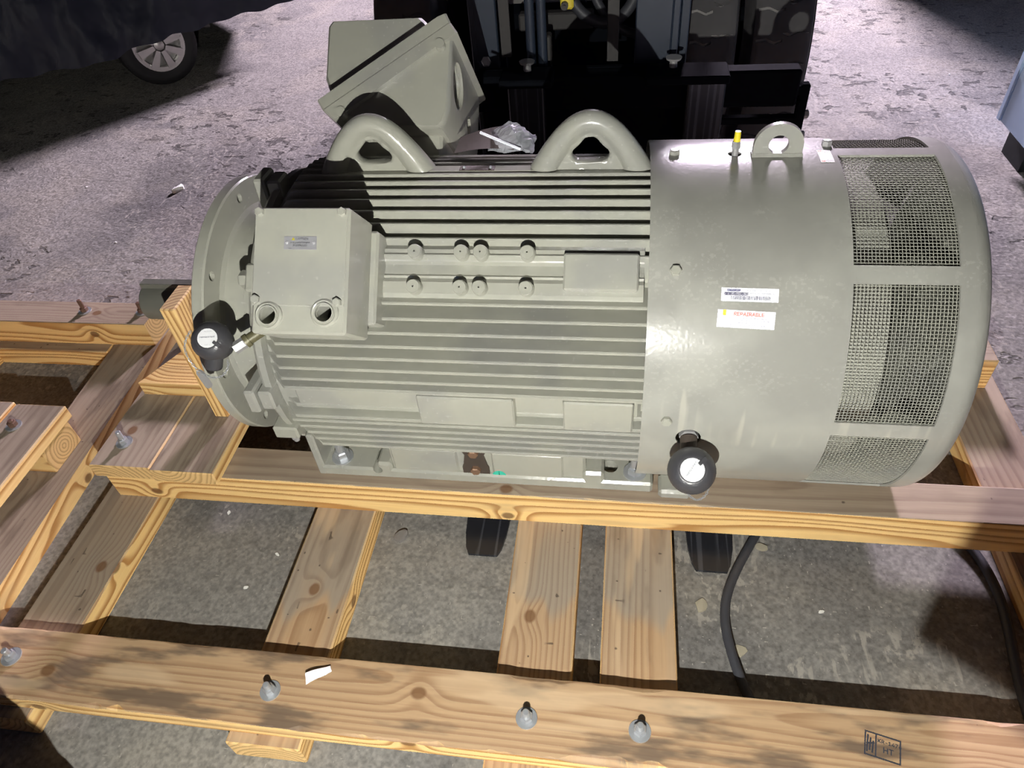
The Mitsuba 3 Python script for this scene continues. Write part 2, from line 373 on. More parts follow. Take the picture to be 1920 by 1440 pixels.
# ================================================================== ELECTRIC MOTOR
YC, ZC = 1.175, .430
AX = A(0, YC, ZC); s2 = math.sqrt(.5)
M = thing('electric_motor', 'big grey ribbed electric motor with a mesh fan cowl, bolted on a timber skid', 'motor')
X = A(1, 0, 0)
def ring(prof, n=96):  # profile of (radius, x)
    return lathe(prof, (0, YC, ZC), (1, 0, 0), n)
def polar(x, ang, r):  # ang in degrees from straight ahead (-y) up to +z
    a = math.radians(ang); return A(x, YC - r * math.cos(a), ZC + r * math.sin(a))

obj('frame', ring([(0, -.650), (.262, -.650), (.274, -.638), (.274, .10), (0, .10)], 120), 'paint', M)
# fins: upright ones on the upper quarter, level ones on the flanks
XL, XR, RE = -.645, .062, .310
def fin(root, tip, th, half0=.0050, half1=.0033, lean=.040, xl=XL, xr=XR):
    root, tip, th = A(*root), A(*tip), unit(th)
    d = unit(tip - root); P = []
    for x, l in ((xl, lean), (xr, -.006)):
        for c, h, o in ((root, half0, 0), (tip - d * .0022, half1, l), (tip, half1 * .55, l)):
            for s in (-1, 1): P.append(A(x + o, 0, 0) + A(0, *(c + th * h * s)))
    return hull(P)
def add_fin(root, tip, th, **k): obj('fin', fin(root, tip, th, **k), 'paint', M, smooth=25)
for side in (-1, 1):
    for k in range(8):
        y = .0 if k == 0 else side * .0255 * k
        if k == 0 and side > 0: continue
        zt = math.sqrt(RE ** 2 - y * y); zr = math.sqrt(.268 ** 2 - y * y)
        add_fin((YC + y, ZC + zr), (YC + y, ZC + zt), (1, 0))
    for k in range(8):
        z = .193 - .0219 * k; yt = math.sqrt(RE ** 2 - z * z); yr = math.sqrt(.268 ** 2 - z * z)
        add_fin((YC + side * yr, ZC + z), (YC + side * yt, ZC + z), (0, 1))
    for k in range(5):
        z = -.048 - .0182 * k; yr = math.sqrt(.268 ** 2 - z * z)
        add_fin((YC + side * yr, ZC + z), (YC + side * (.306 - .001 * k), ZC + z), (0, 1), lean=.030 + .010 * k)
# mid-height rail with three flat name-plate pads
for z in (.040, -.036):
    add_fin((YC - .26, ZC + z), (YC - .306, ZC + z), (0, 1), half1=.004)
for z in (.022, -.022): add_fin((YC - .26, ZC + z), (YC - .290, ZC + z), (0, 1), half1=.005)
obj('rail', rbox(-.602, .05, YC - .288, YC - .25, ZC - .034, ZC + .036, .006), 'paint', M)
for x0, x1 in ((-.354, -.175), (-.087, .037)):
    obj('plate_pad', rbox(x0, x1, YC - .3115, YC - .26, ZC - .036, ZC + .036, .003), 'paint', M)
# upper front corner at 45 degrees: platform, rails, bosses, pad
U45, N45 = A(0, s2, s2), A(0, -s2, s2)
def F45(m): return tm(m, AX, X, U45, N45)          # local (x, t, distance)
prof = [(-.026, .262), (-.024, .300), (-.015, .3055), (.005, .3055), (.012, .3005), (.016, .3025), (.019, .298), (.036, .2945), (.041, .300), (.047, .3025), (.062, .3025), (.070, .292), (.086, .262)]
obj('boss_platform', F45(prism(prof, .466, (-.422, 0, 0), (0, 1, 0), (0, 0, 1), (1, 0, 0))), 'paint', M, smooth=20)
for x in (-.3435, -.263, -.2295, -.150):
    for t in (.0545, -.0055):
        obj('boss', F45(cyl((x, t, .27), (x, t, .322), .0150, .0125, 28) + cyl((x, t, .321), (x, t, .3245), .0125, .0112, 28) - cyl((x, t, .30), (x, t, .33), .0016, n=10)), 'paint', M)
obj('plate_pad', F45(rbox(-.0885, .035, -.0075, .0545, .26, .321, .003)), 'paint', M)
# feet
for side in (-1, 1):
    f = lambda o: YC + side * o
    def fb(x0, x1, o0, o1, z0, z1, b=.004): return rbox(x0, x1, min(f(o0), f(o1)), max(f(o0), f(o1)), z0, z1, b)
    foot = fb(-.636, .088, .150, .257, tb + .0006, tb + .030, .005) + fb(-.470, -.050, .150, .248, tb + .0006, ZC - .145, .006) + fb(-.640, -.622, .150, .257, tb + .0006, ZC - .15, .004)
    foot = foot + hull([(x, f(o), z) for x in (-.62, .05) for o, z in ((.15, ZC - .128), (.250, ZC - .131), (.15, ZC - .18), (.20, ZC - .150))])
    foot = foot + fb(-.500, -.466, .18, .257, tb + .0006, tb + .050, .006) + fb(-.055, -.012, .18, .257, tb + .0006, tb + .055, .006)
    for x in (-.587, .051): foot = foot - cyl((x, f(.2286), tb - .01), (x, f(.2286), tb + .029), .010, n=20)
    if side < 0:
        foot = foot - cyl((.0, f(.215), tb - .002), (.0, f(.215), tb + .05), .016, n=24) - cyl((-.50, f(.29), tb + .028), (-.50, f(.2), tb + .028), .011, n=24)
        ft = obj('foot', foot, 'paint', M)
        obj('panel', rbox(-.462, -.318, YC - .2525, YC - .24, tb + .016, tb + .098, .004), 'paint', ft)
        obj('panel', rbox(-.246, -.096, YC - .2525, YC - .24, tb + .016, tb + .098, .004), 'paint', ft)
        gp = cyl((-.281, YC - .2525, tb + .040), (-.281, YC - .2485, tb + .040), .030, n=40)
        gp = gp + prism([(-.026, .015), (.026, .015), (.020, .048), (.040, .085), (-.040, .085), (-.020, .048)], .004, (-.281, YC - .2525, tb + .040), (1, 0, 0), (0, 0, 1), (0, -1, 0)).translate((0, .004, 0))
        gp = gp ^ rbox(-.3095, -.2525, YC - .27, YC - .2, tb + .001, tb + .12, .001)
        g = obj('ground_plate', gp, 'brown_steel', ft, label='brown grounding plate with a copper coloured bolt')
        obj('ground_bolt', hexhead((-.281, YC - .2525, tb + .044), (0, -1, 0), .019, .010), 'copper_bolt', ft)
        obj('ground_bolt', hexhead((-.281, YC - .2525, tb + .098), (0, -1, 0), .019, .010), 'copper_bolt', ft)
        gs = [(cyl((-.232, YC - .2530, tb + .027), (-.232, YC - .2522, tb + .027), .0145, n=32), (.05, .50, .36))]
        for w, h in ((.0012, .010), ): gs.append((rbox(-.2326, -.2314, YC - .2533, YC - .2528, tb + .028, tb + .039, .0001), (.01, .05, .04)))
        for w, z in ((.008, .027), (.005, .024), (.0025, .021)): gs.append((rbox(-.232 - w, -.232 + w, YC - .2533, YC - .2528, tb + z, tb + z + .001, .0001), (.01, .05, .04)))
        gm, gc = paint_verts(gs); obj('ground_sticker', gm, 'print', ft, smooth=False, color=gc, label='round green sticker with an earth symbol')
    else:
        obj('foot', foot, 'paint', M)
    for x in (-.587, .051):
        b = obj('mounting_bolt', cyl((x, f(.2286), tb + .001), (x, f(.2286), tb + .078), .0095, n=20), 'dull_zinc' if x > 0 else 'zinc', M)
        obj('washer', cyl((x, f(.2286), tb + .030), (x, f(.2286), tb + .034), .0235, n=36), 'zinc', b)
        obj('nut', hexhead((x, f(.2286), tb + .034), (0, 0, 1), .028, .020), 'zinc', b)
# cast lifting rings
def lifting_ring(cx):
    y = YC + .030; us = np.linspace(-1, 1, 37)
    P = [(cx + .090 * u + .004 * u ** 5, y, ZC + .288 + .104 * (1 - abs(u) ** 1.95)) for u in us]
    P = [(P[0][0] - .004, y, ZC + .262)] + P + [(P[-1][0] + .004, y, ZC + .262)]
    r = [.026] + [.0195 + .006 * abs(u) ** 2 for u in us] + [.026]
    arch = tube(P, r, 18); arch.fix_normals()
    arch = m3.Manifold(m3.Mesh(np.asarray(arch.vertices, np.float32), np.asarray(arch.faces, np.uint32)))
    pl = [(.090 * u, .288 + .104 * (1 - abs(u) ** 1.95) - .006) for u in us]
    web = prism([(-.090, .262)] + pl + [(.090, .262)], .022, (cx, y + .011, ZC), (1, 0, 0), (0, 0, 1), (0, -1, 0))
    pin = lambda dx, z, q: cyl((cx + dx, y - .05, ZC + z), (cx + dx, y + .05, ZC + z), q, n=28)
    hole = m3.Manifold.batch_hull([pin(-.021, .334, .0125), pin(.021, .334, .0125), pin(0, .352, .0155)])
    foot = hull([(cx + sx * w, y + sy * h, ZC + z) for sx in (-1, 1) for sy in (-1, 1) for w, h, z in ((.118, .032, .255), (.100, .025, .306))])
    m = tri((arch + (web - hole) + foot).refine_to_length(.008)); trimesh.smoothing.filter_taubin(m, iterations=8); m.fix_normals()
    return m
obj('lifting_ring', lifting_ring(-.458), 'paint', M, smooth=60)
obj('lifting_ring', lifting_ring(-.055), 'paint', M, smooth=60)
obj('name_plate', rbox(-.297, -.231, YC + .012, YC + .030, ZC + .309, ZC + .3105, .0005), 'brown_steel', M, label='small bare metal plate with two rivets between the lifting rings')
obj('crest_rib', rbox(-.37, -.14, YC + .008, YC + .036, ZC + .28, ZC + .309, .004), 'paint', M)
for x in (-.289, -.239): obj('plate_rivet', cyl((x, YC + .021, ZC + .3105), (x, YC + .021, ZC + .3135), .0035, .002, 16), 'zinc', M)

# drive end: flange, dished bracket, lugs, shaft
XF0, XF1, RF = -.782, -.757, .2775
fl = ring([(.05, XF0), (RF - .003, XF0), (RF, XF0 + .003), (RF, XF1 - .003), (RF - .003, XF1), (.222, XF1), (.214, XF1 + .006), (.205, XF1 + .040), (.05, XF1 + .040)], 128)
for k in range(8):
    p = polar(XF0 - .01, 4 + 45 * k, .2505); fl = fl - cyl(p, p + X * .06, .0095, n=24)
obj('flange', fl, 'paint', M)
br = ring([(.05, XF1 + .03), (.206, XF1 + .03), (.203, XF1 + .055), (.215, -.690), (.235, -.678), (.262, -.668), (.285, -.662), (.290, -.655), (.290, -.642), (.05, -.642)], 128)
for k in range(4):
    for off in (-25, 22):
        a = 90 * k + 2 + off + 45 - 22
        w = hull([polar(-.705, a - 7, .235), polar(-.705, a + 7, .235), polar(-.685, a - 7, .16), polar(-.685, a + 7, .16), polar(-.672, a - 7, .225), polar(-.672, a + 7, .225), polar(-.705, a - 7, .16), polar(-.705, a + 7, .16)])
        br = br - w
obj('end_bracket', br, 'paint', M)
for k in range(4):
    a = math.radians(90 * k + 1.5); er = A(0, -math.cos(a), math.sin(a)); et = A(0, math.sin(a), math.cos(a))
    L = lambda m: tm(m, AX, X, et, er)              # local (x, tangential, radial)
    lug = L(rbox(-.692, -.670, -.034, .022, .225, .312, .004) + rbox(-.668, -.640, -.030, .016, .235, .306, .004) + hull([(-.692, -.02, .2), (-.640, -.02, .2), (-.692, .02, .2), (-.640, .02, .2), (-.685, -.016, .27), (-.645, -.016, .27), (-.685, .016, .27), (-.645, .016, .27)]))
    obj('bracket_lug', lug, 'paint', M)
    a2 = math.radians(90 * k + 47); e2 = A(0, -math.cos(a2), math.sin(a2)); u2 = A(0, math.sin(a2), math.cos(a2))
    obj('bracket_bolt', hexhead(AX + X * (-.664) + e2 * .270, (-1, 0, 0), .030, .022) + tm(rbox(-.668, -.640, -.026, .026, .235, .292, .004), AX, X, u2, e2), 'paint', M)
p = polar(-.655, -22, .285)
gb = obj('drain_block', rbox(-.685, -.632, YC - .285, YC - .225, ZC - .130, ZC - .098, .004), 'paint', M)
obj('drain_fitting', cyl((-.655, YC - .262, ZC - .150), (-.655, YC - .262, ZC - .128), .009, .010, 16) + hexhead((-.655, YC - .262, ZC - .133), (0, 0, -1), .020, .008) + cyl((-.655, YC - .262, ZC - .158), (-.655, YC - .262, ZC - .149), .006, n=14), 'dull_zinc', M)
sh = lathe([(0, -1.060), (.0400, -1.060), (.0430, -1.056), (.0430, -.75), (0, -.75)], (0, YC, ZC), (1, 0, 0), 72)
sh = sh - rbox(-1.07, -.84, YC - .011, YC + .011, ZC + .031, ZC + .06, .0005)
so = obj('shaft', sh, 'oiled_steel', M, label='dark oiled shaft end with a key in its slot')
obj('key', rbox(-1.058, -.84, YC - .0108, YC + .0108, ZC + .030, ZC + .0535, .0015), 'oiled_steel', so)

# front junction box on the 45 degree face
J = obj('junction_box', F45((rbox(-.572, -.4145, -.1015, .0985, .334, .4375, .004) - rbox(-.562, -.4245, -.092, .088, .345, .430, .001) - cyl((-.5415, -.0735, .40), (-.5415, -.0735, .46), .0135, n=36) - cyl((-.4490, -.0675, .40), (-.4490, -.0675, .46), .0135, n=36)) + rbox(-.55, -.402, -.075, .085, .25, .338, .004)), 'paint', M)
obj('cover', F45(rbox(-.5705, -.4175, -.0575, .0965, .4375, .4405, .0012)), 'smooth_paint', J)
for x, t in ((-.562, .0895), (-.426, .0895), (-.563, -.0485), (-.428, -.0510)):
    obj('cover_bolt', F45(hexhead((x, t, .4405), (0, 0, 1), .0130, .0075)), 'smooth_paint', J)
for x, t in ((-.5415, -.0735), (-.4490, -.0675)):
    hub = lathe([(.0138, -.004), (.0235, -.004), (.0225, .0035), (.0195, .006), (.0165, .0045), (.0160, .0075), (.0138, .0075)], (x, t, .4375), (0, 0, 1), 40)
    bore = lathe([(.0138, -.045), (.0160, -.045), (.0160, .0), (.0138, .0)], (x, t, .4375), (0, 0, 1), 40)
    obj('conduit_hub', F45(hub + bore), 'paint', J)
obj('shade_filler', F45(rbox(-.560, -.4255, -.091, .087, .347, .3895, .001)), 'shade_black', J, smooth=False)  # near-black block in the hollow box, standing in for its shade
cp = [(rbox(-.027, .027, -.0105, .0105, 0, .0009, .0004), (.40, .40, .42))]
def flat_text(txt, h, x, y, z=.0009, col=(.05, .05, .06), bold=False, center=True):
    g = meshkit.text_mesh(txt, h, .0003, bold=bold); V = np.asarray(g.vertices).copy()
    if center: V[:, 0] -= (V[:, 0].min() + V[:, 0].max()) / 2
    V += (x, y, z); g.vertices = V; return g, col
cp += [flat_text('CAUTION', .0032, .003, .0048), flat_text('SPACE HEATER MAY', .0024, 0, -.0008), flat_text('BE ENERGIZED', .0024, 0, -.0050), flat_text('07601354', .0008, -.016, -.0092)]
cp += [(prism([(-.0145, .0040), (-.0085, .0040), (-.0115, .0092)], .0003, (0, 0, .0009), (1, 0, 0), (0, 1, 0), (0, 0, 1)), (.80, .72, .10)), (rbox(-.0118, -.0112, .0054, .0078, .0010, .0014, .0001), (.02, .02, .02))]
for x in (-.0222, .0222): cp.append((cyl((x, 0, .0008), (x, 0, .0026), .0028, .0016, 16), (.62, .62, .64)))
cm, cc = paint_verts(cp); cm.vertices = AX + (np.asarray(cm.vertices)[:, :1] - .493) * X + (np.asarray(cm.vertices)[:, 1:2] + .0415) * U45 + (np.asarray(cm.vertices)[:, 2:] + .4405) * N45
scene['print_metal'] = {'type': 'twosided', 'bsdf': {'type': 'principled', 'base_color': {'type': 'mesh_attribute', 'name': 'vertex_color'}, 'roughness': .35, 'specular': .6, 'metallic': .35}}
obj('caution_plate', cm, 'print_metal', J, smooth=False, color=cc, label='metal plate reading CAUTION SPACE HEATER MAY BE ENERGIZED')

# main terminal box on the far upper corner, split along its diagonal
NB, VB = A(0, s2, s2), A(0, -s2, s2)                # local (x, up, towards the camera); depth V = -third coordinate
def FT(m): return tm(m, AX, X, NB, VB)
def slab(poly, w0, w1, inset=0): return prism(poly, w1 - w0, (0, 0, w0), (1, 0, 0), (0, 1, 0), (0, 0, 1))
q0, q1 = A(-.607, .388), A(-.352, .556); dd = unit(q1 - q0); nn_ = A(dd[1], -dd[0])        # seam line and its lower normal
def soft(poly, w0, w1, b):
    c = np.mean(np.array(poly), 0); P = []
    for p in poly:
        e = (c - p) / np.linalg.norm(c - p)
        P += [(*p, w0 + b), (*p, w1 - b), (*(A(*p) + e * b), w0), (*(A(*p) + e * b), w1)]
    return hull(P)
a0 = q0 + nn_ * .024
lower = [tuple(q0 + nn_ * .0245 + dd * .0), tuple(q1 + nn_ * .0245)]
body = [tuple(q0 + nn_ * .040 + dd * .022), tuple(q1 + nn_ * .040 - dd * .008), (-.336, .372), (-.343, .345), (-.352, .334), (-.470, .334), (-.560, .362)]
tbm = soft(body, -.148, .142, .010)
fl1 = soft([tuple(q0 + nn_ * .024), tuple(q1 + nn_ * .0235), tuple(q1 + nn_ * .047 + dd * .001), tuple(q0 + nn_ * .054 + dd * .010)], -.163, .154, .004)
neck = rbox(-.55, -.36, .26, .345, -.12, .10, .006)
hole = cyl((-.42, .442, .078), (-.30, .442, .078), .046, n=48) + cyl((-.40, .405, -.035), (-.30, .405, -.035), .020, n=32)
tb_o = obj('terminal_box', FT(((tbm + fl1) - hole) + neck), 'paint', M, label='big terminal box split along its diagonal, with a round conduit opening')
obj('box_thread', FT(sum([lathe([(.0435, -.074 + .006 * k), (.0465, -.077 + .006 * k), (.0465, -.071 + .006 * k)], (-.336, .442, .078), (1, 0, 0), 48) for k in range(1, 12)], m3.Manifold())), 'paint', tb_o)
fl2 = soft([tuple(q0), tuple(q0 + nn_ * .0225), tuple(q1 + nn_ * .0225), tuple(q1 + dd * .002 + nn_ * .002), tuple(q1 - dd * .012 - nn_ * .001)], -.163, .154, .004)
cov = soft([(-.598, .430), (-.610, .452), (-.609, .562), (-.600, .573), (-.412, .573), (-.398, .560), tuple(q1 + nn_ * .004 - dd * .03), tuple(q0 + nn_ * .004 + dd * .02)], -.143, .112, .007)
obj('box_cover', FT(fl2 + cov), 'paint', tb_o)
for u in (.03, .265):
    c = q0 + nn_ * .048 + dd * u
    obj('box_lug', FT(cyl((c[0], c[1], .138), (c[0], c[1], .158), .010, n=20)), 'paint', tb_o)
# ------------------------------------------------------------------ fan cowl
RC, XC0, XC1 = .335, .050, .569
prof = [(RC - .004, XC0), (RC, XC0), (RC, XC1 - .030)] + [(RC - .030 + .030 * math.cos(a), XC1 - .030 + .030 * math.sin(a)) for a in np.linspace(.15, math.pi / 2, 8)] + [(.16, XC1), (.16, XC1 - .004), (RC - .034, XC1 - .004), (RC - .004, XC1 - .030)]
cowl = ring(prof, 180)
WX0, WX1 = .361, .5145
for k in range(8):
    a0, a1 = 6.4 + 45 * k, 46.4 + 45 * k
    pts = [(YC, ZC)] + [(YC - .5 * math.cos(math.radians(a)), ZC + .5 * math.sin(math.radians(a))) for a in np.linspace(a0, a1, 12)]
    cut = prism(pts, WX1 - WX0, (WX0, 0, 0), (0, 1, 0), (0, 0, 1), (1, 0, 0))
    cowl = cowl - (cut - ring([(0, 0), (.25, 0), (.25, .7), (0, .7)], 60))
def radial(x, ang, r0, r1, rad, n=28): return cyl(polar(x, ang, r0), polar(x, ang, r1), rad, n=n)
cowl = cowl - radial(.132, -2.5, .2, .5, .0215) - radial(.194, 93, .2, .5, .0115)
C = obj('fan_cowl', cowl, 'cowl_paint', M, smooth=35, label='smooth round sheet metal cowl over the fan')
# woven wire behind the cut-outs
pitch, wr = .00555, .00072
def mesh_panel():
    ms = []; R0 = RC - .006
    nx, na = int((WX1 - WX0 + .008) / pitch), int(math.radians(42) * R0 / pitch)
    a_of = lambda j: math.radians(5.4) + j * pitch / R0
    P = lambda x, a, r: (x, YC - r * math.cos(a), ZC + r * math.sin(a))
    for i in range(nx + 1):
        x = WX0 - .004 + i * pitch
        ms.append(tube([P(x, a_of(j), R0 + .0008 * (1 if (i + j) % 2 else -1)) for j in range(na + 1)], wr, 4))
    for j in range(na + 1):
        ms.append(tube([P(WX0 - .004 + i * pitch, a_of(j), R0 - .0008 * (1 if (i + j) % 2 else -1)) for i in range(nx + 1)], wr, 4))
    return cat(ms)
first = obj('mesh_panel', mesh_panel(), 'smooth_paint', C, smooth=60, label='woven wire mesh')
for k in range(1, 8):
    R = T().translate([0, YC, ZC]).rotate([1, 0, 0], -45 * k).translate([0, -YC, -ZC])
    copy_part(first, 'mesh_panel', C, R, 'woven wire mesh')
# things seen through the mesh
obj('inner_shroud', ring([(.268, .10), (.274, .10), (.274, .438), (.268, .438)], 96) + ring([(0, .300), (.27, .300), (.27, .306), (0, .306)], 96), 'paint', C)
fanm = ring([(.02, .445), (.245, .455), (.20, .53), (.02, .54)], 60)
fanm = fanm + ring([(0, .528), (.300, .528), (.300, .533), (0, .533)], 80)
for k in range(9):
    a = math.radians(40 * k + 12); er = A(0, -math.cos(a), math.sin(a)); et = A(0, math.sin(a), math.cos(a))
    fanm = fanm + tm(hull([(.458, -.035, .08), (.535, .035, .08), (.462, -.030, .08), (.531, .040, .08), (.458, -.070, .262), (.535, .065, .262), (.462, -.065, .262), (.531, .070, .262)]), AX, X, et, er)
obj('fan', fanm, 'oiled_steel', C)
for ang in (4.6, 49.1, 93.6):
    p = polar(.092, ang, RC - .001); d = unit(p - polar(.092, ang, 0))
    obj('hex_bolt', hexhead(p, d, .0165, .0085), 'smooth_paint', C)
p = polar(.352, 99, RC); obj('hex_bolt', hexhead(p, p - polar(.352, 99, 0), .015, .010), 'dull_zinc', C)
# lug
yl = YC + .012
lugm = m3.CrossSection([np.array([(-.0405, -.02), (.0405, -.02), (.0405, .018)] + [(.0405 * math.cos(a), .018 + .0385 * math.sin(a)) for a in np.linspace(.05, math.pi - .05, 24)] + [(-.0405, .018)])]).extrude(.010)
lugm = tm(lugm, (.2625, yl + .005, ZC + RC), (1, 0, 0), (0, 0, 1), (0, -1, 0)) - cyl((.2625, yl - .05, ZC + RC + .020), (.2625, yl + .05, ZC + RC + .020), .0165, n=40)
obj('cowl_lug', lugm + hull([(.2625 + s * .042, yl + o, ZC + RC + z) for s in (-1, 1) for o, z in ((-.012, -.004), (.012, -.004), (-.006, .005), (.006, .005))]), 'smooth_paint', C)
# grease nipple with a yellow cap
p = polar(.194, 92.5, RC - .03); d = unit(p - polar(.194, 92.5, 0))
g = obj('grease_nipple', cyl(p, p + d * .045, .0055, n=16) + hexhead(p + d * .042, d, .013, .012), 'dull_zinc', M)
obj('cap', cyl(p + d * .054, p + d * .071, .0058, .0050, 20), 'yellow_cap', g, label='yellow plastic cap')
# stickers, bent to the cowl
def wrap(m, x0, ang0, tilt=0):
    V = np.asarray(m.vertices).copy(); t = math.radians(tilt); c, s = math.cos(t), math.sin(t)
    u, v = V[:, 0] * c - V[:, 1] * s, V[:, 0] * s + V[:, 1] * c
    a = math.radians(ang0) + v / RC; r = RC + .0003 + V[:, 2]
    m.vertices = np.stack([x0 + u, YC - r * np.cos(a), ZC + r * np.sin(a)], 1); return m
def base(w, h, col, nx=2, ny=10, r=.0):
    g = tri(rbox(-w / 2, w / 2, -h / 2, h / 2, 0, .0003, .0001)); return (g.subdivide().subdivide(), col)
def patch(x0, x1, y0, y1, col, z=.0003): return (rbox(x0, x1, y0, y1, z, z + .0002, .00005), col)
W_, K_ = (.80, .81, .86), (.06, .06, .11)
parts = [base(.0875, .0215, W_)]
parts += [patch(-.0350, -.0145, .0052, .0085, (.12, .12, .25)), patch(-.0395, -.0025, -.0010, .0035, (.07, .07, .13))]
parts += [flat_text('MATERIAL MFG C', .0018, -.0248, .0060, .0005, (.8, .8, .85)), flat_text('5-4-0D-001-001', .0030, -.021, -.0003, .0005, (.85, .85, .9), True), flat_text('-11 14   00:0   REV A   12-SEP VCS', .0017, .0135, .0060, .0003, (.35, .35, .42)), flat_text('MOTOR, 449T, BACKDRIVING BL.', .0017, .0190, .0018, .0003, (.35, .35, .42))]
r = random.Random(4); x = -.0285
while x < .032:
    w = r.choice((.0005, .0008, .0013)); parts.append(patch(x, x + w, -.0078, -.0018, (.10, .10, .17))); x += w + r.choice((.0006, .0010, .0014))
m_, c_ = paint_verts(parts); obj('barcode_label', wrap(m_, .2075, 42.9, -.8), 'print', C, smooth=False, color=c_, label='white barcode label')
parts = [base(.0885, .0280, W_), patch(-.0360, -.0312, .0052, .0138, (.80, .66, .06)), flat_text('REPAIRABLE', .0056, .004, .0055, .0003, (.78, .15, .10), True)]
for k, (tx, col) in enumerate((('THIS ITEM IS REPAIRABLE. PLEASE RETURN THE', .3), ('UNSERVICEABLE ITEM (CORE) TO THE STOREROOM', .3), ('REPAIR SAVINGS CO', .2), ('*REPAIRABLE ITEMS ARE EVALUATED AT THE DEPOT', .3))):
    parts.append(flat_text(tx, .0019, .002, .0008 - .0037 * k, .0003, (col, col, col + .1)))
m_, c_ = paint_verts(parts); obj('repairable_label', wrap(m_, .2035, 36.3, -2.0), 'print', C, smooth=False, color=c_, label='white label with red heading REPAIRABLE')
parts = [base(.022, .046, (.78, .77, .74)), patch(-.0095, -.003, -.021, .021, (.62, .22, .12))] + [patch(-.0015 + .0024 * k, -.0006 + .0024 * k, -.020, .020 - .004 * (k % 2), (.30, .29, .29)) for k in range(5)]
m_, c_ = paint_verts(parts); obj('warning_label', wrap(m_, .3415, 91.0, 0), 'print', C, smooth=False, color=c_, label='white and orange warning label at the top edge')

# ------------------------------------------------------------------ sensor heads with chains
def chain(pts, n):
    pts = np.array(pts, float); s = np.r_[0, np.cumsum(np.linalg.norm(np.diff(pts, axis=0), axis=1))]
    at = lambda u: np.array([np.interp(u * s[-1], s, pts[:, k]) for k in range(3)])
    ms = []; L = s[-1] / n
    for i in range(n):
        c, d = at((i + .5) / n), unit(at(min(1, (i + .95) / n)) - at(max(0, (i + .05) / n)))
        a, b, d = basis(d); a = a if i % 2 else b
        P = [c + d * (L * .68) * math.cos(t) + a * .0019 * math.sin(t) for t in np.linspace(0, 2 * math.pi, 11)[:-1]]
        ms.append(tube(P, .00055, 5, closed=True))
    return cat(ms)
def spline(ctrl, n=40):
    from scipy.interpolate import CubicSpline
    ctrl = np.array(ctrl, float); t = np.r_[0, np.cumsum(np.linalg.norm(np.diff(ctrl, axis=0), axis=1))]
    return CubicSpline(t, ctrl)(np.linspace(0, t[-1], n))
def sensor_head(c, face, side, pipe, stub, turn, lab, q=1.0):
    """c centre of the cap, face: where the cap looks, side: rib direction on the cap, pipe: list of points, stub: cable outlet direction"""
    c = A(*c); f = unit(face); sd = unit(A(*side) - f * (A(*side) @ f)); ot = np.cross(f, sd)
    cap = lathe([(0, -.060), (.030, -.060), (.034, -.050), (.0345, -.026), (.0390, -.024), (.0400, -.018), (.0395, -.008), (.0340, .0015), (.0270, .0075), (.0215, .0085), (.0210, .0070), (0, .0070)], (0, 0, 0), (0, 0, 1), 64)
    rib = hull([(.013, -.0035, .004), (.0385, -.0045, -.012), (.013, .0035, .004), (.0385, .0045, -.012), (.015, -.003, .0115), (.030, -.0035, .0085), (.015, .003, .0115), (.030, .0035, .0085)])
    out = cyl(c - f * .032 * q, c - f * .032 * q + unit(stub) * .060 * q, .0190 * q, .0180 * q, 32)
    h = obj('sensor_head', tm((cap + rib).scale((q, q, q)), c, sd, ot, f) + out, 'black_plastic', M, smooth=35, label=lab)
    disc = [(cyl((0, 0, 0), (0, 0, .0008), .0198, n=48), (.74, .75, .76)), flat_text('measurement', .0034, 0, .001, .0006, (.25, .26, .30), True), flat_text('THERMO HEAD', .0016, 0, .0125, .0006, (.4, .4, .42)), flat_text('PROTECTED', .0016, 0, -.0145, .0006, (.4, .4, .42))]
    g, col = paint_verts(disc); V = np.asarray(g.vertices); ct, st_ = math.cos(turn), math.sin(turn)
    e1 = sd * ct + ot * st_; e2 = np.cross(f, e1)
    g.vertices = c + f * .0073 * q + q * V[:, :1] * e1 + q * V[:, 1:2] * e2 + V[:, 2:] * f
    obj('cap_disc', g, 'print', h, smooth=False, color=col, label='round white label disc')
    for k, (p0, p1, rr, mt, hx) in enumerate(pipe):
        p0, p1 = A(*p0), A(*p1)
        obj('fitting', hexhead(p0, p1 - p0, rr * 2, float(np.linalg.norm(p1 - p0))) if hx else cyl(p0, p1, rr, n=24), mt, h)
    return h
FACE = unit(A(.0, -.66, .75))
hl = A(-.7010, .858, .596)
h1 = sensor_head(hl, unit(A(.16, -.60, .78)), (.75, -.30, -.30), [((-.672, .872, .562), (-.652, .886, .569), .0095, 'dull_zinc', True), ((-.654, .884, .5685), (-.648, .889, .571), .0125, 'brass', False), ((-.649, .888, .5705), (-.600, .925, .588), .0100, 'brass', False)], (-.30, -.25, -.90), .62, 'black thermocouple head beside the flange', .87)
Rv = lambda x, y, z: hl + A(x, y, z)
c1 = obj('chain', chain(spline([Rv(-.026, -.002, .018), Rv(-.036, -.010, .006), Rv(-.042, -.017, -.012), Rv(-.037, -.024, -.032), Rv(-.022, -.032, -.050), Rv(-.002, -.036, -.058), Rv(.018, -.034, -.056), Rv(.030, -.026, -.044), Rv(.032, -.020, -.030)]), 32), 'zinc', h1)
tagp = Rv(-.026, -.030, -.044)
td = unit(A(.10, .05, -.99)); tn = unit(A(.45, -.80, .4)); tn = unit(tn - td * (tn @ td)); te = np.cross(td, tn)
obj('chain_tag', tm(hull([(x, y, z) for z in (0, .0008) for x, y in ((-.004, .004), (.004, .004), (.0065, .010), (.0065, .044), (.004, .049), (-.004, .049), (-.0065, .044), (-.0065, .010))]) - cyl((0, .009, -.01), (0, .009, .01), .002, n=12), tagp, te, td, np.cross(te, td)), 'plate_steel', h1)
hr = A(.1345, .765, .420)
